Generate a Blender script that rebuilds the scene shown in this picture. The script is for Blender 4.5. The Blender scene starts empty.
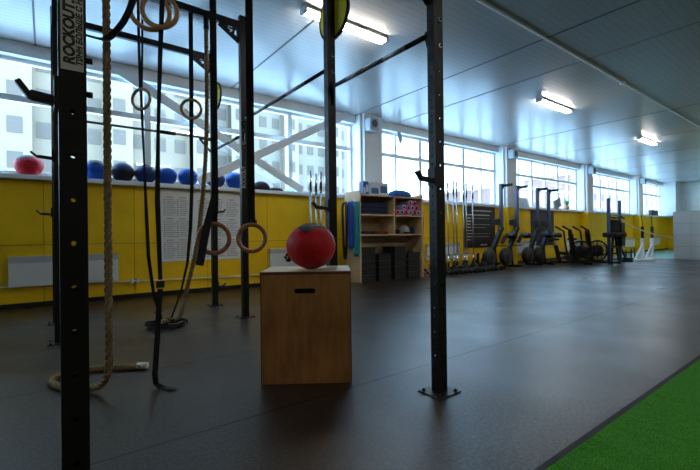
import bpy, bmesh, math, random
from mathutils import Vector, Matrix
random.seed(7)
PI = math.pi
sc = bpy.context.scene
C = sc.collection

# ------------------------------------------------------------------ camera
yaw, pit, roll = 0.9221, 0.0042, -0.0123
F = Vector((math.cos(yaw)*math.cos(pit), math.sin(yaw)*math.cos(pit), math.sin(pit)))
R = Vector((math.sin(yaw), -math.cos(yaw), 0)); U = R.cross(F)
R2 = math.cos(roll)*R + math.sin(roll)*U
U2 = -math.sin(roll)*R + math.cos(roll)*U
cd = bpy.data.cameras.new('camera'); cam = bpy.data.objects.new('camera', cd); C.objects.link(cam)
mw = Matrix.Identity(4)
for i in range(3):
    mw[i][0] = R2[i]; mw[i][1] = U2[i]; mw[i][2] = -F[i]
mw[2][3] = 0.9857
cam.matrix_world = mw
cd.sensor_width = 36; cd.lens = 401.76*36/700; cd.clip_end = 400; cd.clip_start = .05
sc.camera = cam

# ------------------------------------------------------------------ world, light, exposure
w = bpy.data.worlds.new('overcast_sky'); sc.world = w; w.use_nodes = True
nt = w.node_tree; nt.nodes.clear()
out = nt.nodes.new('ShaderNodeOutputWorld'); bg = nt.nodes.new('ShaderNodeBackground')
tc = nt.nodes.new('ShaderNodeTexCoord'); sep = nt.nodes.new('ShaderNodeSeparateXYZ')
rmp = nt.nodes.new('ShaderNodeValToRGB')
nt.links.new(tc.outputs['Generated'], sep.inputs[0]); nt.links.new(sep.outputs['Z'], rmp.inputs[0])
rmp.color_ramp.elements[0].color = (.60, .80, 1, 1); rmp.color_ramp.elements[0].position = 0
rmp.color_ramp.elements[1].color = (.40, .68, 1, 1); rmp.color_ramp.elements[1].position = .7
nt.links.new(rmp.outputs[0], bg.inputs[0]); bg.inputs[1].default_value = 3.5
nt.links.new(bg.outputs[0], out.inputs[0])
sc.view_settings.view_transform = 'Standard'; sc.view_settings.look = 'None'
sc.view_settings.gamma = 1; sc.view_settings.use_curve_mapping = False
sc.view_settings.exposure = 1.5
sc.cycles.use_denoising = True
sc.cycles.max_bounces = 8; sc.cycles.diffuse_bounces = 5; sc.cycles.glossy_bounces = 4
sc.cycles.sample_clamp_indirect = 4; sc.cycles.transparent_max_bounces = 12
LAMP = 25.0

# ------------------------------------------------------------------ materials
def mat(name, col, rough=.5, metal=0, spec=.5, bump=0, bscale=200, var=0, vscale=5, coat=0):
    m = bpy.data.materials.new(name); m.use_nodes = True
    n = m.node_tree.nodes; l = m.node_tree.links; b = n['Principled BSDF']
    b.inputs['Base Color'].default_value = (*col, 1); b.inputs['Roughness'].default_value = rough
    b.inputs['Metallic'].default_value = metal; b.inputs['Specular IOR Level'].default_value = spec
    b.inputs['Coat Weight'].default_value = coat
    t = n.new('ShaderNodeTexCoord')
    if var:
        no = n.new('ShaderNodeTexNoise'); no.inputs['Scale'].default_value = vscale; no.inputs['Detail'].default_value = 5
        l.new(t.outputs['Object'], no.inputs['Vector'])
        r = n.new('ShaderNodeValToRGB'); l.new(no.outputs[0], r.inputs[0])
        r.color_ramp.elements[0].position = .3; r.color_ramp.elements[1].position = .7
        r.color_ramp.elements[0].color = tuple(c*(1-var) for c in col)+(1,)
        r.color_ramp.elements[1].color = tuple(min(1, c*(1+var)) for c in col)+(1,)
        l.new(r.outputs[0], b.inputs['Base Color'])
    if bump:
        no = n.new('ShaderNodeTexNoise'); no.inputs['Scale'].default_value = bscale; no.inputs['Detail'].default_value = 3
        l.new(t.outputs['Object'], no.inputs['Vector'])
        bp = n.new('ShaderNodeBump'); bp.inputs['Strength'].default_value = bump; bp.inputs['Distance'].default_value = .01
        l.new(no.outputs[0], bp.inputs['Height']); l.new(bp.outputs[0], b.inputs['Normal'])
    return m

def emis(name, col, s):
    m = mat(name, col); b = m.node_tree.nodes['Principled BSDF']
    b.inputs['Emission Color'].default_value = (*col, 1); b.inputs['Emission Strength'].default_value = s
    return m

def wood(name, c1, c2, scale=3, axis=2, rough=.5):
    m = mat(name, c1, rough); n = m.node_tree.nodes; l = m.node_tree.links; b = n['Principled BSDF']
    t = n.new('ShaderNodeTexCoord'); mp = n.new('ShaderNodeMapping'); l.new(t.outputs['Object'], mp.inputs[0])
    s = [9, 9, 9]; s[axis] = 1.2; mp.inputs['Scale'].default_value = s
    no = n.new('ShaderNodeTexNoise'); no.inputs['Scale'].default_value = scale; no.inputs['Detail'].default_value = 8; no.inputs['Distortion'].default_value = .6
    l.new(mp.outputs[0], no.inputs['Vector'])
    no2 = n.new('ShaderNodeTexNoise'); no2.inputs['Scale'].default_value = 4; l.new(t.outputs['Object'], no2.inputs['Vector'])
    mx = n.new('ShaderNodeMath'); mx.operation = 'ADD'; l.new(no.outputs[0], mx.inputs[0]); l.new(no2.outputs[0], mx.inputs[1])
    mh = n.new('ShaderNodeMath'); mh.operation = 'MULTIPLY'; mh.inputs[1].default_value = .5; l.new(mx.outputs[0], mh.inputs[0])
    r = n.new('ShaderNodeValToRGB'); l.new(mh.outputs[0], r.inputs[0])
    r.color_ramp.elements[0].position = .36; r.color_ramp.elements[0].color = (*c1, 1)
    r.color_ramp.elements[1].position = .64; r.color_ramp.elements[1].color = (*c2, 1)
    l.new(r.outputs[0], b.inputs['Base Color'])
    return m

black = mat('black_powder_coat', (.006, .005, .006), .45, 0, .35, .05, 400)
black2 = mat('black_plastic', (.010, .010, .011), .45)
blackm = mat('matt_black_rubber', (.012, .012, .013), .7, 0, .3, .1, 150)
web = mat('black_webbing', (.014, .014, .015), .75, 0, .3, .3, 600)
steel = mat('galvanised_steel', (.55, .56, .58), .35, .9)
chrome = mat('chrome', (.75, .76, .78), .18, 1)
white = mat('white_paint', (.80, .82, .84), .45, 0, .4, .03, 30, .04, 2)
whitep = mat('white_pillar_paint', (.80, .84, .88), .5, 0, .4, .03, 30, .04, 2)
framem = mat('window_frame_paint', (.78, .86, .90), .4)
bracem = mat('brace_paint', (.74, .80, .84), .45)
radm = mat('radiator_enamel', (.70, .74, .74), .35)
paper = mat('paper', (.72, .76, .77), .6)
ink = mat('ink_black', (.10, .10, .12), .6)
inkr = mat('ink_red', (.55, .08, .07), .6)
inkw = mat('ink_white', (.75, .76, .78), .6)
boardm = mat('blackboard', (.022, .022, .028), .5)
red = mat('red_ball_vinyl', (.55, .010, .018), .5, 0, .25, .12, 260, .15, 30)
blue = mat('blue_ball_vinyl', (.010, .07, .36), .55, 0, .25, .1, 200)
navy = mat('navy_ball_vinyl', (.012, .028, .11), .55, 0, .25, .1, 200)
blkball = mat('black_ball_vinyl', (.010, .010, .012), .55, 0, .3, .1, 200)
silver = mat('silver_print', (.55, .57, .6), .4)
ringw = wood('ring_birch', (.36, .20, .085), (.58, .36, .17), 6, 0, .35)
ringr = wood('ring_reddish_wood', (.28, .10, .04), (.46, .19, .08), 6, 0, .35)
ply = wood('birch_plywood', (.23, .095, .026), (.40, .185, .055), 3.2, 2, .42)
plytop_lit = wood('plywood_top_sheen', (.46, .36, .26), (.60, .49, .37), 2.5, 0, .30)  # paler than the front: light reflected off the top is in the colour
plyedge = mat('plywood_edge', (.10, .045, .018), .6, 0, .3, 0, 0, .4, 60)
shelfw = wood('shelf_pine', (.50, .36, .20), (.66, .50, .31), 2, 2, .5)
ropem = mat('manila_rope', (.27, .19, .10), .85, 0, .2, .6, 500, .3, 60)
ropetip = mat('white_rope_tape', (.6, .6, .58), .5)
tealb = mat('teal_band', (.01, .20, .20), .5); blueb = mat('blue_band', (.015, .06, .35), .5); dkgreen = mat('green_band', (.01, .11, .06), .5)
yellowd = mat('yellow_target', (.80, .68, .02), .5)
rubtub = mat('black_tub', (.014, .014, .018), .55)
bluebag = mat('blue_bag', (.02, .12, .42), .7, 0, .3, .5, 30)
pink = mat('pink_foam', (.62, .10, .18), .7); lilac = mat('lilac_foam', (.38, .35, .62), .7)
bluebox = mat('blue_box', (.03, .11, .36), .5); whitebox = mat('white_box', (.62, .68, .74), .5)
darkred = mat('dark_red', (.18, .02, .02), .6)
lockm = mat('locker_enamel', (.44, .48, .50), .4); lockgap = mat('locker_gap', (.10, .11, .12), .6)
bluesteel = mat('blue_black_steel', (.03, .045, .12), .35, .3)
lampbody = mat('lamp_housing', (.7, .72, .72), .4); tube = emis('fluorescent_tube', (1, .93, .80), LAMP)
cream = mat('cream_render', (.20, .165, .12), .8); greyrend = mat('grey_render', (.19, .175, .15), .8)
brickp = mat('pink_brick', (.27, .165, .15), .8); roofm = mat('outside_roof', (.5, .5, .52), .8)
wing = mat('outside_window_glass', (.125, .11, .095), .6, 0, .1); asph = mat('snowy_ground', (.80, .82, .85), .9)
leafm = mat('plant_leaf', (.10, .22, .04), .5); flowm = mat('yellow_flower', (.7, .42, .05), .6); potm = mat('terracotta_pot', (.42, .22, .12), .7)
gripm = mat('bare_steel_grip', (.20, .21, .22), .45, .6)
stickw = wood('stick_wood', (.5, .38, .2), (.7, .55, .33), 3, 2)
teal = mat('teal_floor_paint', (.12, .36, .34), .35, 0, .5)
greywall = mat('grey_wall_paint', (.20, .20, .19), .7)

# yellow plywood wall with panel seams
def seam_mat(name, col, rough, sx, sz, ox=0, oz=0, dark=.35, axes=(0, 2), var=.06, lw=.006, spec=.4):
    m = mat(name, col, rough, 0, spec); n = m.node_tree.nodes; l = m.node_tree.links; b = n['Principled BSDF']
    g = n.new('ShaderNodeNewGeometry'); sp = n.new('ShaderNodeSeparateXYZ'); l.new(g.outputs['Position'], sp.inputs[0])
    def line(ax, s, o):
        a = n.new('ShaderNodeMath'); a.operation = 'ADD'; a.inputs[1].default_value = 1000*s - o; l.new(sp.outputs[ax], a.inputs[0])
        q = n.new('ShaderNodeMath'); q.operation = 'PINGPONG'; q.inputs[1].default_value = s/2; l.new(a.outputs[0], q.inputs[0])
        c = n.new('ShaderNodeMath'); c.operation = 'LESS_THAN'; c.inputs[1].default_value = lw; l.new(q.outputs[0], c.inputs[0]); return c
    a = line(axes[0], sx, ox); z = line(axes[1], sz, oz)
    mx = n.new('ShaderNodeMath'); mx.operation = 'MAXIMUM'; l.new(a.outputs[0], mx.inputs[0]); l.new(z.outputs[0], mx.inputs[1])
    no = n.new('ShaderNodeTexNoise'); no.inputs['Scale'].default_value = 3; no.inputs['Detail'].default_value = 6
    l.new(g.outputs['Position'], no.inputs['Vector'])
    r = n.new('ShaderNodeValToRGB'); l.new(no.outputs[0], r.inputs[0]); r.color_ramp.elements[0].position = .3; r.color_ramp.elements[1].position = .7
    r.color_ramp.elements[0].color = tuple(c*(1-var) for c in col)+(1,); r.color_ramp.elements[1].color = tuple(min(1, c*(1+var)) for c in col)+(1,)
    mix = n.new('ShaderNodeMix'); mix.data_type = 'RGBA'; l.new(mx.outputs[0], mix.inputs[0]); l.new(r.outputs[0], mix.inputs[6])
    mix.inputs[7].default_value = tuple(c*dark for c in col)+(1,); l.new(mix.outputs[2], b.inputs['Base Color'])
    return m
yellow = seam_mat('yellow_plywood_wall', (.86, .55, .002), .6, 1.22, 1.0, -.02, .92, .55)
endwallm = seam_mat('end_wall_white', (.80, .84, .86), .6, 4, 10, 0, 0, .9, (1, 2))

# ceiling of glossy planks along X, seams across
def ceiling_mat():
    m = mat('ceiling_planks', (.36, .37, .37), .24, 0, 1.0); n = m.node_tree.nodes; l = m.node_tree.links; b = n['Principled BSDF']
    g = n.new('ShaderNodeNewGeometry'); sp = n.new('ShaderNodeSeparateXYZ'); l.new(g.outputs['Position'], sp.inputs[0])
    a = n.new('ShaderNodeMath'); a.operation = 'ADD'; a.inputs[1].default_value = 100; l.new(sp.outputs[1], a.inputs[0])
    q = n.new('ShaderNodeMath'); q.operation = 'PINGPONG'; q.inputs[1].default_value = .05; l.new(a.outputs[0], q.inputs[0])
    mr = n.new('ShaderNodeMapRange'); mr.inputs[1].default_value = 0; mr.inputs[2].default_value = .05; mr.inputs[3].default_value = 0; mr.inputs[4].default_value = 1
    l.new(q.outputs[0], mr.inputs[0])
    pw = n.new('ShaderNodeMath'); pw.operation = 'POWER'; pw.inputs[1].default_value = .5; l.new(mr.outputs[0], pw.inputs[0])
    mp = n.new('ShaderNodeMapping'); mp.inputs['Scale'].default_value = (.35, 8, 1); l.new(g.outputs['Position'], mp.inputs[0])
    no = n.new('ShaderNodeTexNoise'); no.inputs['Scale'].default_value = 1.6; no.inputs['Detail'].default_value = 3; l.new(mp.outputs[0], no.inputs['Vector'])
    ad = n.new('ShaderNodeMath'); ad.operation = 'MULTIPLY_ADD'; ad.inputs[1].default_value = .30; l.new(pw.outputs[0], ad.inputs[0]); l.new(no.outputs[0], ad.inputs[2])
    bp = n.new('ShaderNodeBump'); bp.inputs['Strength'].default_value = .45; bp.inputs['Distance'].default_value = .003
    l.new(ad.outputs[0], bp.inputs['Height']); l.new(bp.outputs[0], b.inputs['Normal'])
    # groove and cross seam
    c = n.new('ShaderNodeMath'); c.operation = 'LESS_THAN'; c.inputs[1].default_value = .003; l.new(q.outputs[0], c.inputs[0])
    c2 = n.new('ShaderNodeMath'); c2.operation = 'MULTIPLY'; c2.inputs[1].default_value = .35; l.new(c.outputs[0], c2.inputs[0])
    a2 = n.new('ShaderNodeMath'); a2.operation = 'ADD'; a2.inputs[1].default_value = 100.45*1 - .0; l.new(sp.outputs[0], a2.inputs[0])
    q2 = n.new('ShaderNodeMath'); q2.operation = 'PINGPONG'; q2.inputs[1].default_value = .74; l.new(a2.outputs[0], q2.inputs[0])
    s = n.new('ShaderNodeMath'); s.operation = 'LESS_THAN'; s.inputs[1].default_value = .008; l.new(q2.outputs[0], s.inputs[0])
    mx = n.new('ShaderNodeMath'); mx.operation = 'MAXIMUM'; l.new(c2.outputs[0], mx.inputs[0]); l.new(s.outputs[0], mx.inputs[1])
    mix = n.new('ShaderNodeMix'); mix.data_type = 'RGBA'; l.new(c2.outputs[0], mix.inputs[0])
    mix.inputs[6].default_value = (.44, .46, .48, 1); mix.inputs[7].default_value = (.10, .10, .10, 1)
    l.new(mix.outputs[2], b.inputs['Base Color'])
    return m
ceilm = ceiling_mat()

def floor_mat():
    m = mat('rubber_floor', (.03, .03, .032), .40, 0, .28); n = m.node_tree.nodes; l = m.node_tree.links; b = n['Principled BSDF']
    g = n.new('ShaderNodeNewGeometry'); sp = n.new('ShaderNodeSeparateXYZ'); l.new(g.outputs['Position'], sp.inputs[0])
    no = n.new('ShaderNodeTexNoise'); no.inputs['Scale'].default_value = 55; no.inputs['Detail'].default_value = 6; no.inputs['Roughness'].default_value = .8; l.new(g.outputs['Position'], no.inputs['Vector'])
    big = n.new('ShaderNodeTexNoise'); big.inputs['Scale'].default_value = 1.1; big.inputs['Detail'].default_value = 6; l.new(g.outputs['Position'], big.inputs['Vector'])
    r = n.new('ShaderNodeValToRGB'); l.new(no.outputs[0], r.inputs[0])
    r.color_ramp.elements[0].position = .45; r.color_ramp.elements[0].color = (.004, .003, .002, 1)
    r.color_ramp.elements[1].position = .60; r.color_ramp.elements[1].color = (.060, .036, .022, 1)
    def seam(ax, s, o, wd):
        a = n.new('ShaderNodeMath'); a.operation = 'ADD'; a.inputs[1].default_value = 1000*s-o; l.new(sp.outputs[ax], a.inputs[0])
        q = n.new('ShaderNodeMath'); q.operation = 'PINGPONG'; q.inputs[1].default_value = s/2; l.new(a.outputs[0], q.inputs[0])
        c = n.new('ShaderNodeMath'); c.operation = 'LESS_THAN'; c.inputs[1].default_value = wd; l.new(q.outputs[0], c.inputs[0]); return c
    s1 = seam(1, 1.22, 2.10, .006)
    mix = n.new('ShaderNodeMix'); mix.data_type = 'RGBA'; l.new(s1.outputs[0], mix.inputs[0]); l.new(r.outputs[0], mix.inputs[6])
    mix.inputs[7].default_value = (.008, .008, .008, 1); l.new(mix.outputs[2], b.inputs['Base Color'])
    ss = n.new('ShaderNodeMapRange'); ss.inputs[3].default_value = .34; ss.inputs[4].default_value = .12; l.new(s1.outputs[0], ss.inputs[0]); l.new(ss.outputs[0], b.inputs['Specular IOR Level'])
    rr = n.new('ShaderNodeMapRange'); rr.inputs[1].default_value = .3; rr.inputs[2].default_value = .7; rr.inputs[3].default_value = .27; rr.inputs[4].default_value = .38
    l.new(big.outputs[0], rr.inputs[0]); l.new(rr.outputs[0], b.inputs['Roughness'])
    sb = n.new('ShaderNodeMath'); sb.operation = 'SUBTRACT'; l.new(no.outputs[0], sb.inputs[0]); l.new(s1.outputs[0], sb.inputs[1])
    bp = n.new('ShaderNodeBump'); bp.inputs['Strength'].default_value = .45; bp.inputs['Distance'].default_value = .004
    l.new(sb.outputs[0], bp.inputs['Height']); l.new(bp.outputs[0], b.inputs['Normal'])
    return m
floorm = floor_mat()

def turf_mat():
    m = mat('artificial_turf', (.03, .32, .01), .8, 0, .15); n = m.node_tree.nodes; l = m.node_tree.links; b = n['Principled BSDF']
    g = n.new('ShaderNodeNewGeometry')
    mp = n.new('ShaderNodeMapping'); mp.inputs['Scale'].default_value = (60, 170, 60); l.new(g.outputs['Position'], mp.inputs[0])
    no = n.new('ShaderNodeTexNoise'); no.inputs['Scale'].default_value = 1.5; no.inputs['Detail'].default_value = 4; l.new(mp.outputs[0], no.inputs['Vector'])
    r = n.new('ShaderNodeValToRGB'); l.new(no.outputs[0], r.inputs[0])
    r.color_ramp.elements[0].position = .35; r.color_ramp.elements[0].color = (.02, .095, .001, 1)
    r.color_ramp.elements[1].position = .68; r.color_ramp.elements[1].color = (.055, .37, .003, 1)
    l.new(r.outputs[0], b.inputs['Base Color'])
    m2 = n.new('ShaderNodeMapping'); m2.inputs['Scale'].default_value = (1, .25, 1); l.new(g.outputs['Position'], m2.inputs[0])
    wv = n.new('ShaderNodeTexNoise'); wv.inputs['Scale'].default_value = 6; wv.inputs['Detail'].default_value = 2; l.new(m2.outputs[0], wv.inputs['Vector'])
    wa = n.new('ShaderNodeMath'); wa.operation = 'MULTIPLY_ADD'; wa.inputs[1].default_value = 5; l.new(wv.outputs[0], wa.inputs[0]); l.new(no.outputs[0], wa.inputs[2])
    bp = n.new('ShaderNodeBump'); bp.inputs['Strength'].default_value = .9; bp.inputs['Distance'].default_value = .012
    l.new(wa.outputs[0], bp.inputs['Height']); l.new(bp.outputs[0], b.inputs['Normal'])
    return m
turfm = turf_mat()

def glass_mat():
    m = bpy.data.materials.new('window_glass'); m.use_nodes = True; n = m.node_tree.nodes; l = m.node_tree.links; n.clear()
    o = n.new('ShaderNodeOutputMaterial'); t = n.new('ShaderNodeBsdfTransparent'); t.inputs[0].default_value = (.93, .97, .98, 1)
    g = n.new('ShaderNodeBsdfGlossy'); g.inputs['Roughness'].default_value = .02
    x = n.new('ShaderNodeMixShader'); x.inputs[0].default_value = .05
    l.new(t.outputs[0], x.inputs[1]); l.new(g.outputs[0], x.inputs[2]); l.new(x.outputs[0], o.inputs[0])
    return m
glassm = glass_mat()

# ------------------------------------------------------------------ mesh helpers
class MB:
    def __init__(s): s.bm = bmesh.new()
    def box(s, a, b, M=None):
        a, b = Vector(a), Vector(b)
        vs = [s.bm.verts.new((x, y, z)) for z in (a.z, b.z) for x, y in ((a.x, a.y), (b.x, a.y), (b.x, b.y), (a.x, b.y))]
        for f in ((3, 2, 1, 0), (4, 5, 6, 7), (0, 1, 5, 4), (1, 2, 6, 5), (2, 3, 7, 6), (3, 0, 4, 7)): s.bm.faces.new([vs[i] for i in f])
        if M is not None: bmesh.ops.transform(s.bm, matrix=M, verts=vs)
        return s
    def bar(s, p, q, wd, h, up=(0, 0, 1)):
        p, q = Vector(p), Vector(q); d = (q-p).normalized(); up = Vector(up)
        if abs(d.dot(up)) > .99: up = Vector((1, 0, 0))
        x = d.cross(up).normalized()*wd/2; y = x.cross(d).normalized()*h/2
        vs = [s.bm.verts.new(c+a*x+b*y) for c in (p, q) for a, b in ((-1, -1), (1, -1), (1, 1), (-1, 1))]
        for f in ((3, 2, 1, 0), (4, 5, 6, 7), (0, 1, 5, 4), (1, 2, 6, 5), (2, 3, 7, 6), (3, 0, 4, 7)): s.bm.faces.new([vs[i] for i in f])
        return s
    def tube(s, pts, r, seg=10, closed=False, caps=True):
        pts = [Vector(p) for p in pts]; n = len(pts); rings = []
        rr = r if isinstance(r, (list, tuple)) else [r]*n
        T = []
        for i in range(n):
            a = pts[(i-1) % n] if (closed or i) else pts[i]; b = pts[(i+1) % n] if (closed or i < n-1) else pts[i]
            T.append((b-a).normalized())
        u = T[0].orthogonal().normalized()
        for i in range(n):
            u = (u - T[i]*u.dot(T[i])); u = u.normalized() if u.length > 1e-6 else T[i].orthogonal().normalized()
            v = T[i].cross(u)
            rings.append([s.bm.verts.new(pts[i]+rr[i]*(math.cos(2*PI*k/seg)*u+math.sin(2*PI*k/seg)*v)) for k in range(seg)])
        for i in range(n if closed else n-1):
            A, B = rings[i], rings[(i+1) % n]
            off = 0
            if closed and i == n-1:
                off = min(range(seg), key=lambda o: (A[0].co-B[o].co).length)
            for k in range(seg): 
                f = s.bm.faces.new((A[k], A[(k+1) % seg], B[(k+1+off) % seg], B[(k+off) % seg])); f.smooth = True
        if caps and not closed:
            s.bm.faces.new(rings[0][::-1]); s.bm.faces.new(rings[-1])
        return s
    def lathe(s, prof, c=(0, 0, 0), axis=(0, 0, 1), seg=32):
        q = Vector((0, 0, 1)).rotation_difference(Vector(axis)); c = Vector(c); rings = []
        for r, z in prof:
            if r < 1e-6: rings.append([s.bm.verts.new(c+q @ Vector((0, 0, z)))])
            else: rings.append([s.bm.verts.new(c+q @ Vector((r*math.cos(2*PI*k/seg), r*math.sin(2*PI*k/seg), z))) for k in range(seg)])
        for A, B in zip(rings, rings[1:]):
            for k in range(seg):
                a, b = A[k % len(A)], A[(k+1) % len(A)]; d, e = B[(k+1) % len(B)], B[k % len(B)]
                vs = []
                for v in (a, b, d, e):
                    if v not in vs: vs.append(v)
                if len(vs) > 2:
                    f = s.bm.faces.new(vs); f.smooth = True
        return s
    def disc(s, c, axis, r, t, seg=24, bev=.0):
        b = min(bev or t*.15, t*.4)
        return s.lathe([(0, -t/2), (r-b, -t/2), (r, -t/2+b), (r, t/2-b), (r-b, t/2), (0, t/2)], c, axis, seg)
    def prism(s, poly, t, M=None):
        n = len(poly); A = [s.bm.verts.new((x, y, -t/2)) for x, y in poly]; B = [s.bm.verts.new((x, y, t/2)) for x, y in poly]
        s.bm.faces.new(A[::-1]); s.bm.faces.new(B)
        for i in range(n): s.bm.faces.new((A[i], A[(i+1) % n], B[(i+1) % n], B[i]))
        if M is not None: bmesh.ops.transform(s.bm, matrix=M, verts=A+B)
        return s
    def ribbon(s, pts, wd, side, t=.003):
        pts = [Vector(p) for p in pts]; rows = []
        for i, p in enumerate(pts):
            d = (pts[min(i+1, len(pts)-1)]-pts[max(i-1, 0)]).normalized()
            sd = Vector(side[i]) if isinstance(side, list) else Vector(side)
            sd = (sd-d*sd.dot(d)).normalized(); nn = d.cross(sd)*t/2; ww = wd[i] if isinstance(wd, list) else wd
            rows.append([s.bm.verts.new(p+a*sd*ww/2+b*nn) for a, b in ((-1, -1), (1, -1), (1, 1), (-1, 1))])
        for A, B in zip(rows, rows[1:]):
            for k in range(4): s.bm.faces.new((A[k], A[(k+1) % 4], B[(k+1) % 4], B[k]))
        s.bm.faces.new(rows[0][::-1]); s.bm.faces.new(rows[-1])
        return s
    def build(s, name, m, parent=None, bevel=0, loc=None, smooth=False):
        bmesh.ops.recalc_face_normals(s.bm, faces=s.bm.faces)
        me = bpy.data.meshes.new(name); 
        # meshes are modelled in world coordinates unless a parent carries a location
        s.bm.to_mesh(me); s.bm.free(); me.materials.append(m)
        o = bpy.data.objects.new(name, me); C.objects.link(o)
        if loc is not None: o.location = loc
        if parent is not None: o.parent = parent
        if bevel:
            b = o.modifiers.new('bevel', 'BEVEL'); b.width = bevel; b.segments = 2; b.limit_method = 'ANGLE'
        return o

def tag(o, label, cat, group=None):
    o['label'] = label; o['category'] = cat
    if group: o['group'] = group
    return o
def thing(name, label, cat, loc=(0, 0, 0), rz=0, group=None):
    o = bpy.data.objects.new(name, None); C.objects.link(o); o.location = loc; o.rotation_euler = (0, 0, rz)
    o.empty_display_size = .1
    return tag(o, label, cat, group)
def struct(o): o['kind'] = 'structure'; return o
def dup(root, loc, rz=None, label=None, group=None):
    r = root.copy(); C.objects.link(r); r.location = loc
    if rz is not None: r.rotation_euler = (0, 0, rz)
    if label: r['label'] = label
    if group: r['group'] = group
    for ch in list(root.children):
        c = ch.copy(); C.objects.link(c); c.parent = r
        for g in ch.children:
            d = g.copy(); C.objects.link(d); d.parent = c
    return r
def text(name, s, size, m, M, parent, bold=0, sx=1, shear=0, ext=.0004, fit=None):
    cu = bpy.data.curves.new(name, 'FONT'); cu.body = s; cu.size = size; cu.extrude = ext; cu.offset = bold; cu.shear = shear
    cu.align_x = 'CENTER'; cu.align_y = 'CENTER'
    t = bpy.data.objects.new(name+'_tmp', cu); C.objects.link(t); bpy.context.view_layer.update()
    me = bpy.data.meshes.new_from_object(t.evaluated_get(bpy.context.evaluated_depsgraph_get()))
    if fit:
        xs_ = [v.co.x for v in me.vertices]; sx = fit/(max(xs_)-min(xs_))
    me.transform(Matrix.Scale(sx, 4, (1, 0, 0))); me.transform(M); bpy.data.objects.remove(t)
    me.materials.clear(); me.materials.append(m)
    o = bpy.data.objects.new(name, me); C.objects.link(o); o.parent = parent
    return o

# ------------------------------------------------------------------ the room
W = 7.62; ZC = 3.90; XL, XR = -7.0, 29.5; YR = -9.0
struct(MB().box((XL, YR, -.05), (19.0, W, 0)).build('floor', floorm))
struct(MB().box((19.0, YR, -.06), (XR, W, -.012)).build('floor', teal))
struct(MB().box((19.0, 2, -.012), (19.06, W, .004)).build('trim_1', white))
struct(MB().box((XL, YR, ZC), (XR, W+.3, ZC+.15)).build('ceiling', ceilm))
struct(MB().box((XL, W, -.05), (XR, W+.30, 1.885)).build('wall_back', yellow))
struct(MB().box((XL, YR-.2, -.05), (XR, YR, ZC)).build('wall_front', greywall))
struct(MB().box((XL-.2, YR-.2, -.05), (XL, W+.3, ZC)).build('wall_left', greywall))
struct(MB().box((XR, YR-.2, 1.885), (XR+.2, W+.3, ZC)).build('wall_right', endwallm))
struct(MB().box((XR, YR-.2, -.06), (XR+.2, W+.3, 1.885)).build('wall_right', yellow))
struct(MB().box((XL, W-.012, 0), (XR, W, .07)).build('baseboard_back', blackm))
struct(MB().box((XL, W-.11, 1.885), (XR, W+.3, 1.955)).build('trim_2', whitep, bevel=.008))
struct(MB().box((XL, W-.03, 3.71), (XR, W+.3, ZC)).build('trim_3', whitep))
piers = [6.30, 12.30, 18.25, 24.2]
for i, x in enumerate(piers):
    struct(MB().box((x-.28, 7.33, 0), (x+.28, W+.3, 1.885)).build('trim_%d' % (4+2*i), yellow if i else yellow))
    b = MB().box((x-.28, 7.33, 1.885), (x+.28, W+.3, ZC)).box((x-.34, 7.42, 1.955), (x-.28, W+.3, ZC)).box((x+.28, 7.42, 1.955), (x+.34, W+.3, ZC))
    struct(b.build('trim_%d' % (5+2*i), whitep))
struct(MB().box((28.6, 7.0, 1.955), (XR, W+.3, ZC)).build('trim_12', whitep))

# windows : each bay one window with its frame and panes
bays = [(-7, 5.96, [-4.2, -1.38, 1.44, 4.26], 1), (6.64, 11.96, [7.42, 8.36, 9.32, 10.29, 11.2], 2), (12.64, 17.91, [13.42, 14.33, 15.28, 16.29, 17.17], 3),
        (18.59, 23.86, [19.35, 20.3, 21.25, 22.2, 23.1], 4), (24.54, 28.6, [25.4, 26.3, 27.2, 28.0], 5)]
GY = W+.16
for x0, x1, mul, n in bays:
    fr = MB().box((x0, GY-.04, 1.955), (x1, GY+.04, 2.02)).box((x0, GY-.04, 3.65), (x1, GY+.04, 3.71))
    fr.box((x0, GY-.05, 3.06), (x1, GY+.05, 3.15)); fr.box((x0, GY-.04, 2.02), (x0+.06, GY+.04, 3.65)); fr.box((x1-.06, GY-.04, 2.02), (x1, GY+.04, 3.65))
    for k, x in enumerate(mul):
        wd = .10 if (n == 1 or k % 2 == 1) else .06
        fr.box((x-wd/2, GY-.045, 2.02), (x+wd/2, GY+.045, 3.65))
    f = struct(fr.build('window_%d' % n, framem))
    g = MB(); xs = [x0+.05]+mul+[x1-.05]
    for a, b in zip(xs, xs[1:]):
        for z0, z1 in ((2.02, 3.06), (3.15, 3.65)): g.box((a+.04, GY-.004, z0-.01), (b-.04, GY+.004, z1+.01))
    g.build('glass_pane', glassm, f)
    # daylight portal in the opening
    L = bpy.data.lights.new('daylight_portal', 'AREA'); L.shape = 'RECTANGLE'; L.size = x1-x0; L.size_y = 1.7; L.cycles.is_portal = True
    lo = bpy.data.objects.new('daylight_portal', L); C.objects.link(lo); lo.location = ((x0+x1)/2, W+.32, 2.84); lo.rotation_euler = (-PI/2, 0, 0)

# diagonal wind braces in the first bay
def brace(p, q, label):
    o = MB().bar(p, q, .05, .16, (0, 0, 1)).build('wind_brace', bracem, bevel=.006); tag(o, label, 'brace'); return o
brace((.80, 7.60, 3.89), (4.47, 7.60, 2.0), 'pale steel brace sloping down to the right across the first window')
brace((2.25, 7.54, 2.03), (5.72, 7.54, 3.88), 'pale steel brace rising to the right to the pillar top')

t = MB().ribbon([(7.40, 7.60, 3.74), (7.42, 7.58, 3.60), (7.46, 7.585, 3.50), (7.44, 7.59, 3.42)], [.10, .16, .13, .06], (1, 0, 0), .006).build('cloth_scrap', mat('pale_blue_cloth', (.45, .6, .72), .8))
tag(t, 'small pale cloth scrap hanging at the top of the second window', 'cloth')
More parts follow.
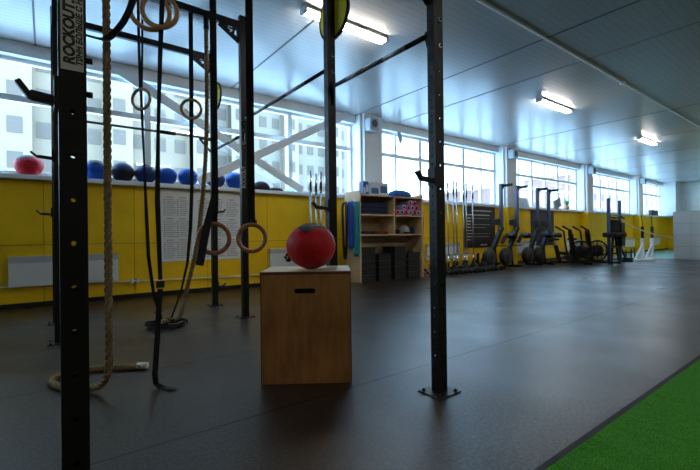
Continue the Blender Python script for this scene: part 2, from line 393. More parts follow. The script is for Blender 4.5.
# artificial turf
t = MB().box((XL+.02, -1.2, .0), (18.9, .845, .014)).build('artificial_turf', turfm)
struct(MB().box((XL+.02, .845, 0), (18.9, .88, .008)).build('trim_15', blackm))
tag(t, 'bright green artificial turf strip at the right edge of the rubber floor', 'turf')
# ceiling conduit
co = thing('ceiling_conduit', 'thin pale cable conduit running along the ceiling over the floor', 'conduit', (0, 2.97, 3.885))
MB().tube([(-6.9, 0, 0), (29.4, 0, 0)], .013, 8).build('pipe', whitep, co)
for x in (8.9,): MB().disc((x, 0, -.005), (0, 0, 1), .045, .03).build('junction_box', whitep, co)
# ceiling joints
sm = mat('ceiling_joint_strip', (.05, .055, .06), .5)
for x in (-.1, 2.9, 5.95, 11.8, 14.8, 17.8, 20.8, 23.8, 26.8):
    struct(MB().box((x-.012, YR, ZC-.004), (x+.012, W, ZC)).build('trim_13', sm))
struct(MB().box((7.22, YR, ZC-.006), (7.26, W-.1, ZC)).build('trim_14', mat('pale_joint_strip', (.20, .22, .23), .4)))

# fluorescent lamps on the ceiling
def ceiling_lamp():
    r = thing('ceiling_lamp', '', 'ceiling light')
    MB().box((-.70, -.07, -.045), (.70, .07, 0)).build('housing', lampbody, r, bevel=.006)
    MB().box((-.66, -.06, -.085), (.66, .06, -.045)).build('diffuser', tube, r, bevel=.015)
    for a, b_ in ((-.70, -.66), (.66, .70)): MB().box((a, -.065, -.088), (b_, .065, -.045)).build('end_cap', lampbody, r, bevel=.004)
    return r
cl = ceiling_lamp(); cl.location = (3.30, 4.36, ZC-.002)
cl['label'] = 'nearest lit fluorescent ceiling lamp, partly behind the yellow target'; cl['group'] = None; del cl['group']
for x, lb in ((9.1, 'lit fluorescent ceiling lamp in the middle of the ceiling'), (15.0, 'small far lit fluorescent ceiling lamp above the far machines'), (20.9, 'farthest ceiling lamp toward the white end wall'), (26.8, 'ceiling lamp over the teal floor at the end wall')):
    if x < 16: dup(cl, (x, 4.36, ZC-.002), label=lb)
for x, lb in ((-3.0, 'left'), (3.3, 'middle'), (9.1, 'right'), (15.0, 'far right')):  # unseen lamps added to raise the light in the hall
    for y, ro in ((-1.4, 'nearer'),):
        dup(cl, (x, y, ZC-.002), label='added fill lamp out of view in the %s row, %s end of the hall' % (ro, lb))

for x, lb in ((20.9, 'far'), (26.5, 'farthest')):  # further unseen lamps, added to brighten the far end
    dup(cl, (x, -1.4, ZC-.002), label='added fill lamp over the teal floor out of frame, %s one' % lb)
dup(cl, (24.0, 4.0, ZC-.002), label='added fill lamp out of view beyond the grey lockers')  # also added for its light, outside the view

# ------------------------------------------------------------------ wall fittings
def radiator(x0, x1, label):
    r = thing('radiator', label, 'radiator', ((x0+x1)/2, W, 0)); h = (x1-x0)/2
    MB().box((-h, -.075, .31), (h, -.02, .70)).build('panel', radm, r, bevel=.008)
    MB().box((-h, -.08, .66), (h, -.02, .755)).build('top_grille', mat('radiator_grille', (.45, .48, .5), .4), r, bevel=.004)
    g = MB()
    for s in (-h*.7, h*.7): MB().box((s-.02, -.02, .4), (s+.02, 0, .5)).build('bracket', steel, r)
radiator(-.43, .95, 'white panel radiator on the yellow wall behind the near left post')
radiator(3.66, 5.0, 'white panel radiator half hidden behind the red ball')
radiator(8.4, 9.8, 'white panel radiator behind the standing barbells')
radiator(12.75, 14.2, 'white panel radiator behind the upright rowers')
radiator(16.5, 17.85, 'white panel radiator behind the air bikes')
radiator(22.7, 24.15, 'white panel radiator left of the white stands, far along the wall')
radiator(26.1, 27.8, 'farthest white panel radiator beside the end wall corner')
p = thing('heating_pipe', 'thin white heating pipe along the foot of the yellow wall', 'pipe', (0, W-.04, .27))
MB().tube([(-6.9, 0, .05), (-.3, 0, .05), (1.0, 0, .02), (3.0, 0, -.03), (6.0, 0, -.05)], .011, 8).build('pipe', radm, p)
for x in (1.15, 1.24): MB().box((x-.02, -.03, -.02), (x+.02, .03, .06)).build('valve', radm, p, bevel=.006)

# workout sheets on the wall
def sheet(x0, x1, label, cols, seed):
    rnd = random.Random(seed); r = thing('wall_poster', label, 'poster', (0, W-.002, 0))
    MB().box((x0, -.006, .585), (x1, 0, 1.86)).build('sheet', paper, r)
    a = MB(); b = MB()
    for ci, cx in enumerate(cols):
        z = 1.72
        for blk in range(3):
            b.box((cx+.04, -.008, z), (cx+.16, -.006, z+.012)); z -= .04
            for k in range(9):
                ln = .10+.10*rnd.random()
                (b if k in (0,) and blk else a).box((cx, -.008, z), (cx+.035, -.006, z+.009))
                a.box((cx+.05, -.008, z), (cx+.05+ln, -.006, z+.007)); z -= .034
            z -= .035
    a.build('printed_lines', ink, r); b.build('red_headings', inkr, r)
sheet(1.58, 2.12, 'left white workout sheet with printed lines beneath the blue balls', [1.66, 1.88], 1)
sheet(2.13, 3.06, 'right white workout sheet, wider, behind the hanging wooden rings', [2.25, 2.52, 2.79], 2)
# black chalk boards
def chalkboard(x0, x1, z0, z1, label, txt):
    r = thing('wall_board', label, 'board', (0, W-.002, 0)); MB().box((x0, -.02, z0), (x1, 0, z1)).build('board', boardm, r, bevel=.003)
    if txt:
        g = MB(); rnd = random.Random(4); z = z1-.14
        g.box((x0+.38, -.024, z), (x1-.2, -.02, z+.035)); z -= .13; g.box((x0+.12, -.024, z), (x1-.3, -.02, z+.028)); z -= .1
        for k in range(8):
            g.box((x0+.12, -.024, z), (x0+.12+.16+.14*rnd.random(), -.02, z+.025))
            if k % 3 != 1: g.box((x0+.42, -.0235, z+.004), (x1-.25-.3*rnd.random(), -.02, z+.012))
            z -= .095
        g.box((x1-.8, -.024, z0+.06), (x1-.45, -.02, z0+.10)); g.build('white_lettering', inkw, r)
chalkboard(10.1, 11.72, .6, 1.87, 'black wall board with rows of white lettering beside the barbells', True)
chalkboard(13.97, 15.65, .57, 1.86, 'plain black wall board behind the two further rowers', False)

# speaker boxes on the piers
def spk(x, label):
    r = thing('wall_speaker', label, 'speaker', (x-.28, 7.33, 3.62))
    MB().box((-.02, -.03, .04), (.02, 0, .2)).build('bracket', black2, r)
    MB().box((-.13, -.24, -.16), (.13, -.03, .14)).build('cabinet', mat('speaker_cabinet', (.5, .6, .68), .5), r, bevel=.03)
    MB().disc((0, -.242, 0), (0, 1, 0), .09, .012).build('cone', mat('speaker_cone', (.10, .14, .2), .6), r)
spk(6.42, 'grey wall speaker on the first window pillar above the shelf')
spk(12.45, 'grey wall speaker on the second window pillar')
spk(18.4, 'grey wall speaker on the third window pillar')
spk(24.35, 'small far wall speaker on the fourth window pillar')

# ------------------------------------------------------------------ the steel rig
RX, LX = 1.975, .078
LX2 = .104   # the rear posts of the left column stand a little further in
ROWS = [1.69, 2.87, 4.78, 5.90]
PW, PD, PH = .08, .06, 3.74
def upright_mesh(mb, h):
    # hollow section with real holes: dense holes on the narrow faces, sparse ones on the wide faces
    bm = mb.bm
    def face(o, u, n_, wd, pitch, r, z0, z1, skip=0):
        o = Vector(o); u = Vector(u); nv = Vector(n_); up = Vector((0, 0, 1)); k = int((z1-z0)/pitch)
        z = z0
        def P(a, b, d=0): return bm.verts.new(o+u*a+up*b-nv*d)
        for i in range(k):
            a0, a1, b0, b1 = -wd/2, wd/2, z, z+pitch; cz = z+pitch/2
            ang = [PI*(.125+.25*j)+PI/8 for j in range(8)]
            sq = [(a1, (b0+b1)/2), (a1, b1), (0, b1), (a0, b1), (a0, (b0+b1)/2), (a0, b0), (0, b0), (a1, b0)]
            S = [P(*q) for q in sq]; H = [P(r*math.cos(PI/4*j), cz+r*math.sin(PI/4*j)) for j in range(8)]
            H2 = [P(r*math.cos(PI/4*j), cz+r*math.sin(PI/4*j), .003) for j in range(8)]
            for j in range(8):
                j2 = (j+1) % 8
                bm.faces.new((S[j], S[j2], H[j2], H[j])); bm.faces.new((H[j], H[j2], H2[j2], H2[j]))
            z += pitch
        if z < z1-1e-4:
            bm.faces.new((P(-wd/2, z), P(wd/2, z), P(wd/2, z1), P(-wd/2, z1)))
        if z0 > 0:
            bm.faces.new((P(-wd/2, 0), P(wd/2, 0), P(wd/2, z0), P(-wd/2, z0)))
    for s in (-1, 1):
        face((s*PW/2, 0, 0), (0, 1, 0), (s, 0, 0), PD, .05, .0065, .06, h)
        face((0, s*PD/2, 0), (1, 0, 0), (0, s, 0), PW, .15, .009, .149, h)
        mb.box((-PW/2, -PD/2, h), (PW/2, PD/2, h+.006))
rig = thing('training_rig', 'large black steel training rig of drilled posts bolted to the rubber floor', 'training rig', (1.0, 3.8, 0))
def loc(x, y, z=0): return Vector((x-1.0, y-3.8, z))
posts = {}
pm = None
for x, y in [(LX, ROWS[0]), (LX2, ROWS[2]), (LX2, ROWS[3])]+[(RX, y) for y in ROWS]:
        if pm is None:
            mb = MB(); upright_mesh(mb, PH); o = mb.build('upright', black, rig); pm = o.data
        else:
            o = bpy.data.objects.new('upright', pm); C.objects.link(o); o.parent = rig
        o.location = loc(x, y); posts[(x, y)] = o
        bp = MB().box((-.10, -.09, 0), (.10, .09, .008))
        bp.build('base_plate', black, o, bevel=.002)
        bo = MB()
        for a in (-.075, .075):
            for b in (-.065, .065): bo.lathe([(0, .022), (.010, .020), (.011, .008), (0, .008)], (a, b, 0), seg=6)
        bo.build('anchor_bolt', black, o)
def xbeam(y, z):
    LX = globals()['LX'] if y < 2 else LX2
    b = MB().bar(loc(LX+PW/2, y, z), loc(RX-PW/2, y, z), .05, .08).build('crossbeam', black, rig)
    for x, s in ((LX+PW/2, 1), (RX-PW/2, -1)):
        g = MB(); M = Matrix.Translation(loc(x, y, z-.04)) @ Matrix.Rotation(PI/2, 4, 'X')
        # triangular gusset with cut-outs: three bars round openings
        for yy in (-.022, .022):
            P = lambda a, b: loc(x+s*a, y+yy, z-.04+b)
            g.bar(P(.0, -.012), P(.25, -.012), .006, .03); g.bar(P(.012, 0), P(.012, -.18), .006, .03, (1, 0, 0))
            g.bar(P(.0, -.17), P(.25, -.01), .006, .035); g.bar(P(.06, -.01), P(.085, -.11), .006, .02, (1, 0, 0))
        g.build('gusset', black, b)
        e = MB(); 
        for yy in (-.026,):
            P = lambda a, b: loc(x+s*a, y+yy, z-.04+b)
            e.tube([P(.10, -.03), P(.14, -.025), P(.15, -.05), P(.12, -.06), P(.11, -.085), P(.135, -.09)], .006, 6)
        e.build('gusset_emblem', silver, b)
for y, z in ((5.90, 3.63), (4.78, 3.63), (2.87, 3.63), (1.69, 2.66)): xbeam(y, z)
def ybar(x, y0, y1, z, grips=True):
    b = MB().tube([loc(x, y0, z), loc(x, y1, z)], .017, 14).build('pull_up_bar', black, rig)
    if grips:
        n = 5; L = y1-y0-PD
        for k in range(1, n, 2):
            a = y0+PD/2+L*k/n; MB().tube([loc(x, a, z), loc(x, a+L/n, z)], .0176, 14).build('grip_section', gripm, b)
    for yy, s in ((y0+PD/2, 1), (y1-PD/2, -1)):
        g = MB()
        pl = [(0, .03), (.05, .03), (.05, -.02), (.012, -.16), (0, -.16)]
        M = Matrix.Translation(loc(x, yy, z)) @ Matrix(((0, 0, 1, 0), (s, 0, 0, 0), (0, 1, 0, 0), (0, 0, 0, 1)))
        g.prism(pl, .008, M); g.build('bar_flange', black, b)
for x in (RX,):
    ybar(x, ROWS[0], ROWS[1], 2.275); ybar(x, ROWS[2], ROWS[3], 2.275); ybar(x, ROWS[1], ROWS[2], 2.45)
MB().bar(loc(LX2-.01, ROWS[0], 3.56), loc(LX2-.01, ROWS[3], 3.56), .05, .07).build('crossbeam', black, rig)
ybar(LX2, ROWS[2], ROWS[3], 2.275)
b = MB().tube([loc(LX, 5.90, 2.445), loc(RX, 5.90, 2.445)], .015, 12).build('pull_up_bar', gripm, rig)
MB().tube([loc(1.25, 5.90, 2.445), loc(1.45, 5.90, 2.445)], .024, 12).build('grip_section', black, b)
g = MB(); g.bar(loc(RX-.2, 5.9, 2.43), loc(RX-.04, 5.9, 2.25), .008, .03).bar(loc(RX-.2, 5.9, 2.43), loc(RX-.04, 5.9, 2.42), .008, .03); g.build('bar_flange', black, b)
# bolt heads with bright washers on the near right posts
def bolts(x, y, zs):
    p_ = posts[(x, y)]; m = MB()
    for z in zs: m.disc((.012, -PD/2-.003, z), (0, -1, 0), .014, .004, 16)
    m.build('washer', mat('zinc_washer', (.42, .52, .52), .3, .6), p_)
    m = MB()
    for z in zs: m.lathe([(0, .012), (.007, .012), (.008, .0), (0, 0)], (.012, -PD/2-.005, z), (0, -1, 0), 6)
    m.build('bolt_head', black, p_)
bolts(RX, ROWS[0], (2.18, 2.345)); bolts(RX, ROWS[1], (2.55, 2.41, 2.27))
m = MB()
for z in (1.62, 1.50): m.lathe([(0, .0), (.011, .0), (.011, .02), (0, .02)], (PW/2, 0, z), (1, 0, 0), 6)
m.build('bolt_head', black, posts[(LX, ROWS[0])])
# ball targets
def target(x, y, z, r):
    o = MB().disc((PW/2+.012, 0, z), (1, 0, 0), r, .02, 40).build('ball_target', yellowd, posts[(x, y)])
    pts = [(PW/2+.012, r*math.cos(a), z+r*math.sin(a)) for a in [2*PI*k/48 for k in range(48)]]
    MB().tube(pts, .015, 8, closed=True).build('target_rim', blackm, o)
target(RX, ROWS[1], 2.93, .21); target(RX, ROWS[3], 3.08, .19)
# stickers
pst = posts[(LX, ROWS[0])]; inkd = mat('sticker_ink', (.01, .01, .01), .6)
st = MB().box((-.033, -PD/2-.0012, 1.565), (.032, -PD/2, 1.95)).build('sticker', mat('sticker_white', (.50, .51, .50), .5), pst)
Rz = Matrix(((0, -1, 0, 0), (0, 0, -1, 0), (1, 0, 0, 0), (0, 0, 0, 1)))   # text x -> +Z, text y -> -X, normal -> -Y
text('sticker_lettering', 'ROCKOUT.P', .044, inkd, Matrix.Translation((-.008, -PD/2-.0014, 1.705)) @ Rz, st, .0022, 1, .12, fit=.245)
text('sticker_lettering', 'ТЯНИ БОЛЬШЕ С НА', .024, inkd, Matrix.Translation((.021, -PD/2-.0014, 1.707)) @ Rz, st, .0012, 1, .15, fit=.245)
b4 = posts[(RX, ROWS[2])]
text('post_lettering', 'ROCKOUT', .07, inkw, Matrix.Translation((-.010, -PD/2-.0014, 1.74)) @ Rz, b4, .0, .8)
sq = MB().tube([(-.02, -.032, 2.44), (.008, -.032, 2.46), (-.005, -.032, 2.40), (.012, -.032, 2.36), (-.01, -.032, 2.33), (.008, -.032, 2.28), (.0, -.032, 2.22), (.012, -.032, 2.16), (-.016, -.032, 2.14), (-.018, -.032, 2.18)], .004, 6)
sq.build('painted_scribble', inkw, b4)

# J-hooks
def jhook(x, y, z, s, L, label):
    r = thing('bar_hook', label, 'hook', (x+s*PW/2, y, z))
    MB().box((0 if s > 0 else -.012, -.03, -.06), (.012 if s > 0 else 0, .03, .05)).build('mount_plate', black, r, bevel=.002)
    MB().bar((s*.006, 0, -.03), (s*L*.7, 0, -.022), .035, .028).bar((s*L*.68, 0, -.03), (s*L, 0, .018), .035, .018).build('hook_arm', black2, r, bevel=.003)
jhook(LX, ROWS[0], 1.49, -1, .108, 'large black bar hook on the near left post, left of its face')
jhook(LX2, ROWS[2], 1.80, -1, .17, 'small black bar hook behind the near left post at red ball height')
jhook(LX2, ROWS[3], 1.32, -1, .15, 'black bar hook low behind the near left post against the yellow wall')
jhook(RX, ROWS[0], 1.36, -1, .14, 'black bar hook on the right post in front of the windows')
jhook(RX, ROWS[1], 1.26, -1, .15, 'black bar hook above the red ball on the middle post')
jhook(RX, ROWS[3], 1.40, 1, .13, 'black bar hook on the farthest right-row post over the posters')
jhook(RX, ROWS[3], .30, 1, .12, 'black bar hook close to the floor on the farthest right-row post')

# ------------------------------------------------------------------ rings with their straps
CAMDIR = Vector((.6, .8, 0))
def ring_set(name_label, c, r, m, nrm, straps, buckle=None, wd=.04):
    t = thing('gymnastic_ring', name_label, 'gymnastic ring', c)
    nv = Vector(nrm).normalized(); u = nv.cross(Vector((0, 0, 1))).normalized(); v = Vector((0, 0, 1))
    v = u.cross(nv)
    MB().tube([r*(math.cos(2*PI*k/48)*u+math.sin(2*PI*k/48)*v) for k in range(48)], .0165, 12, closed=True).build('ring', m, t)
    for pts, ww in straps:
        pts = [Vector(q)-Vector(c) for q in pts]
        MB().ribbon(pts, ww, (.8, -.6, 0)).build('strap', web, t)
    if buckle: 
        bq = Vector(buckle)-Vector(c); MB().box(bq+Vector((-.025, -.008, -.022)), bq+Vector((.025, .008, .022))).build('buckle', black2, t, bevel=.003)
    return t
RB = .108
# near high pair
ring_set('light wooden ring high on the left, the one behind of the touching pair', (.572, 2.95, 2.515), .12, ringw, (.25, .97, 0),
         [([(.545, 2.95, 2.64), (.55, 2.92, 3.1), (.56, 2.87, 3.60)], .04)])
ring_set('light wooden ring high on the left in front, its strap trailing to the floor', (.600, 2.80, 2.46), .104, ringw, (.35, .94, 0),
         [([(.62, 2.82, 3.59), (.618, 2.81, 3.0), (.617, 2.80, 2.57), (.607, 2.83, 2.2), (.592, 2.84, 1.7), (.583, 2.84, 1.25), (.595, 2.84, .72)], [.034, .034, .034, .03, .022, .034, .026]),
          ([(.595, 2.84, .66), (.585, 2.85, .5), (.575, 2.86, .3), (.565, 2.88, .10), (.575, 2.90, .03), (.60, 2.87, .008), (.63, 2.83, .006), (.66, 2.78, .008)], .036)], (.595, 2.84, .69))
# far high pair
ring_set('small distant wooden ring left, hanging before the window', (.83, 4.78, 2.49), RB, ringw, (.75, .66, 0),
         [([(.825, 4.78, 2.59), (.815, 4.78, 3.0), (.81, 4.78, 3.59)], .03), ([(.835, 4.775, 2.59), (.845, 4.775, 3.0), (.85, 4.775, 3.59)], .022),
          ([(.83, 4.78, 2.59), (.835, 4.76, 2.3), (.85, 4.76, 1.8), (.87, 4.77, 1.2), (.89, 4.80, .8), (.95, 4.88, .4), (1.04, 5.0, .12), (1.06, 5.0, .03)], [.03, .03, .02, .04, .04, .035, .04, .04])])
ring_set('small distant wooden ring right, hanging before the window brace', (1.35, 4.78, 2.48), RB, ringw, (.4, .9, 0),
         [([(1.355, 4.78, 3.59), (1.353, 4.78, 2.6), (1.345, 4.77, 2.2), (1.345, 4.77, 1.6), (1.33, 4.79, 1.1), (1.30, 4.82, .7), (1.24, 4.9, .35), (1.15, 5.0, .03)], [.05, .05, .045, .04, .04, .03, .02, .02])])
# low pair
ring_set('reddish wooden ring hanging left at box height before the posters', (.955, 2.86, .985), RB-.003, ringr, (.45, .9, 0),
         [([(.965, 2.86, 3.59), (.965, 2.86, 2.2), (.965, 2.86, 1.25), (.955, 2.86, 1.10)], .048),
          ([(.955, 2.845, 1.27), (.935, 2.845, 1.2), (.895, 2.84, 1.05), (.845, 2.835, .80)], [.05, .05, .055, .055])])
r6 = ring_set('reddish wooden ring hanging right at box height beside the wooden box', (1.235, 2.85, .985), RB-.008, ringr, (.5, .86, 0),
         [([(1.233, 2.85, 3.59), (1.233, 2.85, 2.2), (1.233, 2.85, 1.2), (1.235, 2.85, 1.09)], .056)], (1.25, 2.85, 1.10))
# ------------------------------------------------------------------ climbing ropes
def smooth_path(pts, step):
    P = [Vector(p) for p in pts]; out = []
    Q = [2*P[0]-P[1]]+P+[2*P[-1]-P[-2]]
    for i in range(1, len(Q)-2):
        a, b, c_, d = Q[i-1], Q[i], Q[i+1], Q[i+2]; n = max(2, int((c_-b).length/step))
        for k in range(n):
            t = k/n; out.append(.5*((2*b)+(c_-a)*t+(2*a-5*b+4*c_-d)*t*t+(3*b-a-3*c_+d)*t**3))
    out.append(P[-1]); return out
def rope_strands(path, R_, pitch):
    n = len(path); T = [(path[min(i+1, n-1)]-path[max(i-1, 0)]).normalized() for i in range(n)]
    u = T[0].orthogonal().normalized(); L = 0; mb = MB(); fr = []
    for i in range(n):
        if i: L += (path[i]-path[i-1]).length
        u = (u-T[i]*u.dot(T[i])).normalized(); fr.append((u, T[i].cross(u), L))
    for s in range(3):
        pts = []
        for i in range(n):
            a = 2*PI*(fr[i][2]/pitch+s/3); pts.append(path[i]+R_*.54*(math.cos(a)*fr[i][0]+math.sin(a)*fr[i][1]))
        mb.tube(pts, R_*.50, 8)
    return mb
# resistance band looped from the near left post
pts = smooth_path([(.12, 1.70, 1.715), (.16, 1.72, 1.722), (.19, 1.76, 1.745), (.225, 1.80, 1.80), (.27, 1.80, 1.89), (.31, 1.76, 2.05), (.35, 1.72, 2.3), (.38, 1.69, 2.62)], .03)
tag(MB().ribbon(pts, .026, (.75, -.55, -.35), .006).build('resistance_band', web), 'black resistance band curving from the near left post up to the beam', 'resistance band')

r1 = thing('climbing_rope', 'thick near climbing rope hanging left, its taped end curled on the floor', 'climbing rope', (.31, 2.87, 0))
pth = smooth_path([(0, 0, 3.59), (0, 0, 2.4), (-.002, 0, 1.2), (-.003, 0, .6), (.0, .01, .36), (-.005, .05, .16), (-.045, .16, .05), (-.13, .28, .022), (-.25, .42, .022), (-.28, .60, .022), (-.15, .70, .022), (.0, .68, .022), (.14, .60, .022), (.27, .53, .022)], .016)
rope_strands(pth, .0235, .14).build('twisted_strands', ropem, r1)
MB().tube([(.24, .55, .024), (.305, .51, .024)], .024, 14).build('taped_end', ropetip, r1)
MB().tube([(0, -.0, 3.5), (0, 0, 3.60)], .03, 12).build('top_fitting', black, r1)
r2 = thing('climbing_rope', 'thinner-looking far climbing rope reaching the floor coil before the posters', 'climbing rope', (1.53, 4.78, 0))
pth = smooth_path([(0, 0, 3.50), (0, 0, 2.6), (-.025, 0, 1.9), (-.085, .02, 1.2), (-.14, .05, .8), (-.22, .10, .40), (-.28, .14, .12), (-.33, .17, .03), (-.45, .26, .021), (-.52, .12, .021), (-.40, -.02, .021), (-.28, .10, .024), (-.36, .22, .05), (-.47, .16, .055), (-.44, .05, .055)], .02)
rope_strands(pth, .026, .15).build('twisted_strands', ropem, r2)
MB().tube([(0, 0, 3.45), (0, 0, 3.60)], .03, 12).build('top_fitting', black, r2)
# black coil
pts = []
for k in range(70):
    a = 2*PI*k/23; rr = .23-.0016*k+.03*math.sin(k*.47); pts.append((1.07+rr*math.cos(a)*1.05+.03*math.sin(k*.2), 4.88+rr*math.sin(a)*.95, .018+.0003*k+.012*abs(math.sin(k*.31))))
tag(MB().ribbon(smooth_path(pts, .03), .030, (0, 0, 1), .007).build('coiled_strap', web), 'loose coil of black strap on the floor around the far rope end', 'strap coil')

# ------------------------------------------------------------------ plyo box and ball
bxr = thing('plyometric_box', 'brown plywood jump box with a hand slot under the red ball', 'plyo box', (1.1466, 2.5186, 0), -.6119)
bw, bd, bh, th = .61, .51, .755, .018
f = MB()  # front panel with rounded slot
cx, cz, hw, hh = .298, .622, .072, .018
f.box((0, 0, 0), (bw, th, cz-hh)).box((0, 0, cz+hh), (bw, th, bh-th)).box((0, 0, cz-hh), (cx-hw, th, cz+hh)).box((cx+hw, 0, cz-hh), (bw, th, cz+hh))
for sx_ in (-1, 1):
    for sz_ in (-1, 1):
        arc = [(cx+sx_*(hw-hh+hh*math.sin(PI/2*k/6)), cz+sz_*hh*math.cos(PI/2*k/6)) for k in range(7)]
        f.prism([(a, -b) for a, b in arc+[(cx+sx_*hw, cz+sz_*hh)]], th, Matrix.Translation((0, th/2, 0)) @ Matrix.Rotation(-PI/2, 4, 'X') @ Matrix.Scale(1, 4)) if False else f.prism(arc+[(cx+sx_*hw, cz+sz_*hh)], th, Matrix.Translation((0, th/2, 0)) @ Matrix.Rotation(PI/2, 4, 'X'))
f.build('front_panel', ply, bxr)
MB().box((0, bd-th, 0), (bw, bd, bh-th)).build('back_panel', ply, bxr)
MB().box((0, th, 0), (th, bd-th, bh-th)).build('side_panel', ply, bxr); MB().box((bw-th, th, 0), (bw, bd-th, bh-th)).build('side_panel', ply, bxr)
MB().box((0, 0, bh-th), (bw, bd, bh)).build('top_panel', plytop_lit, bxr, bevel=.0015)
MB().box((0.0, -.0008, bh-th-.003), (bw, 0.0, bh-.002)).box((0, -.0008, 0), (.006, 0, bh-th)).box((bw-.006, -.0008, 0), (bw, 0, bh-th)).build('edge_banding', plyedge, bxr)
MB().box((.19, .03, .55), (.37, .034, .69)).build('slot_shade', blackm, bxr)  # black sheet painting the shade inside the box, seen through the slot

def ball(label, c, r, m, m2=None, dirs=(), squash=1., ptag=None, sz=.62):
    t = thing('medicine_ball', label, 'medicine ball', c)
    o = MB(); prof = [(r*math.sin(PI*k/32), -r*math.cos(PI*k/32)*squash) for k in range(33)]; prof[0] = (0, prof[0][1]); prof[-1] = (0, prof[-1][1])
    o.lathe(prof, seg=48); o.build('shell', m, t)
    for d in dirs:
        d = Vector(d).normalized(); q = Vector((0, 0, 1)).rotation_difference(d); p_ = MB(); N = 10; g = []
        for i in range(N+1):
            row = []
            for j in range(N+1):
                a = (i/N*2-1)*sz; b = (j/N*2-1)*sz*.62
                v = Vector((math.tan(a), math.tan(b), 1)).normalized(); v = q @ v
                row.append(p_.bm.verts.new((v.x*r*1.012, v.y*r*1.012, v.z*r*1.012*squash)))
            g.append(row)
        for i in range(N):
            for j in range(N): 
                fc = p_.bm.faces.new((g[i][j], g[i+1][j], g[i+1][j+1], g[i][j+1])); fc.smooth = True; fc.material_index = 0
        p_.build('printed_panel', m2, t)
    # seams
    s = MB()
    for k in range(3):
        a = PI*k/3
        s.tube([(r*1.001*math.cos(a)*math.sin(t_), r*1.001*math.sin(a)*math.sin(t_), r*1.001*math.cos(t_)*squash) for t_ in [2*PI*i/40 for i in range(40)]], .0016, 5, closed=True)
    s.build('seam', m, t)
    return t
mb_ = ball('red medicine ball with black top panel on the plywood box', (1.548, 2.515, .755+.166), .179, red, blkball, [(-.15, -.40, 1)], .925, sz=.58)
lg = MB().tube([(-.05, -.085, .144), (-.02, -.07, .152), (.0, -.085, .149), (.03, -.07, .152)], .0025, 6).build('panel_mark', silver, mb_)
zl = 1.955
ball('red ball with black patch alone on the ledge at far left', (-.19, 7.70, zl+.155), .18, red, blkball, [(-.3, -.45, .8)], .86)
L = [(.66, blue, blkball, 'bright blue medicine ball on the ledge, first right of the near post', [(.1, -.6, .7)]),
     (1.05, blkball, navy, 'black medicine ball with faint print on the ledge, second of the row', [(-.1, -.9, .45)]),
     (1.40, navy, blkball, 'dark navy medicine ball on the ledge, third of the row behind the strap', [(.6, -.5, .6)]),
     (1.74, blue, silver, 'blue medicine ball with silver top patch on the ledge', [(-.1, -.4, .9)]),
     (2.11, blue, None, 'plain mid-blue medicine ball on the ledge left of the far rope', []),
     (2.62, navy, blkball, 'dark ball on the ledge just right of the far rig post', [(-.5, -.6, .5)]),
     (3.0, blue, blkball, 'blue and black ball on the ledge left of the lettered rig post', [(.7, -.6, .5)])]
for x, m, m2, lb, ds in L: ball(lb, (x, 7.72, zl+.165), .175, m, m2, ds, .95)
# dark items on ledge by the brace foot
t = thing('kit_bag', 'small dark bag lying on the ledge near the brace foot', 'bag', (3.55, 7.70, zl))
MB().lathe([(0, 0), (.16, .01), (.19, .06), (.15, .14), (.07, .185), (0, .19)], seg=24).build('bag_body', blackm, t)
MB().lathe([(0, 0), (.15, .01), (.17, .03), (.10, .075), (0, .08)], (.33, 0, 0), seg=24).build('loose_flap', blackm, t)

# ledge things further along
t = thing('open_notebook', 'grey tilted display board leaning on the ledge before the third window', 'board', (13.5, 7.68, zl))
MB().bar((-.45, .0, .17), (.45, 0, .17), .02, .36, (0, .4, 1)).build('panel', mat('panel_grey', (.5, .55, .58), .5), t); MB().box((-.3, .0, 0), (.3, .1, .02)).build('foot', black2, t)
t = thing('computer_monitor', 'small dark monitor on the ledge beside the potted flowers', 'monitor', (16.2, 7.70, zl))
MB().box((-.28, -.02, .08), (.28, .02, .42), Matrix.Rotation(-.3, 4, 'Y')).build('screen', mat('monitor_grey', (.22, .25, .3), .3), t, bevel=.005)
MB().box((-.1, -.08, 0), (.1, .08, .015)).box((-.02, -.02, .01), (.02, .02, .15)).build('stand', black2, t)
t = thing('potted_plant', 'small potted plant with yellow flowers on the window ledge', 'potted plant', (16.85, 7.66, zl))
MB().lathe([(0, 0), (.07, 0), (.10, .16), (.09, .16), (.0, .14)]).build('pot', potm, t)
g = MB(); h = MB(); rnd = random.Random(3)
for k in range(16):
    a = rnd.random()*6.28; q = .05+.12*rnd.random(); z = .28+.24*rnd.random(); e = Vector((q*math.cos(a), q*math.sin(a), z))
    g.ribbon([Vector((0, 0, .14)), e*.6+Vector((0, 0, .06)), e], [.015, .05, .01], (math.sin(a), -math.cos(a), 0), .003)
    if k % 3 == 0: h.lathe([(0, -.02), (.03, 0), (0, .02)], e+Vector((0, 0, .03)), seg=8)
g.build('leaves', leafm, t); h.build('flowers', flowm, t)
t = thing('storage_crate', 'small dark box on the far end of the ledge', 'box', (27.0, 7.60, zl))
MB().box((-.5, -.08, 0), (.5, .1, .26)).build('body', mat('crate_dark', (.04, .05, .05), .6), t, bevel=.02); MB().box((-.52, -.09, .26), (.52, .11, .29)).build('lid', mat('crate_lid', (.07, .08, .08), .6), t)

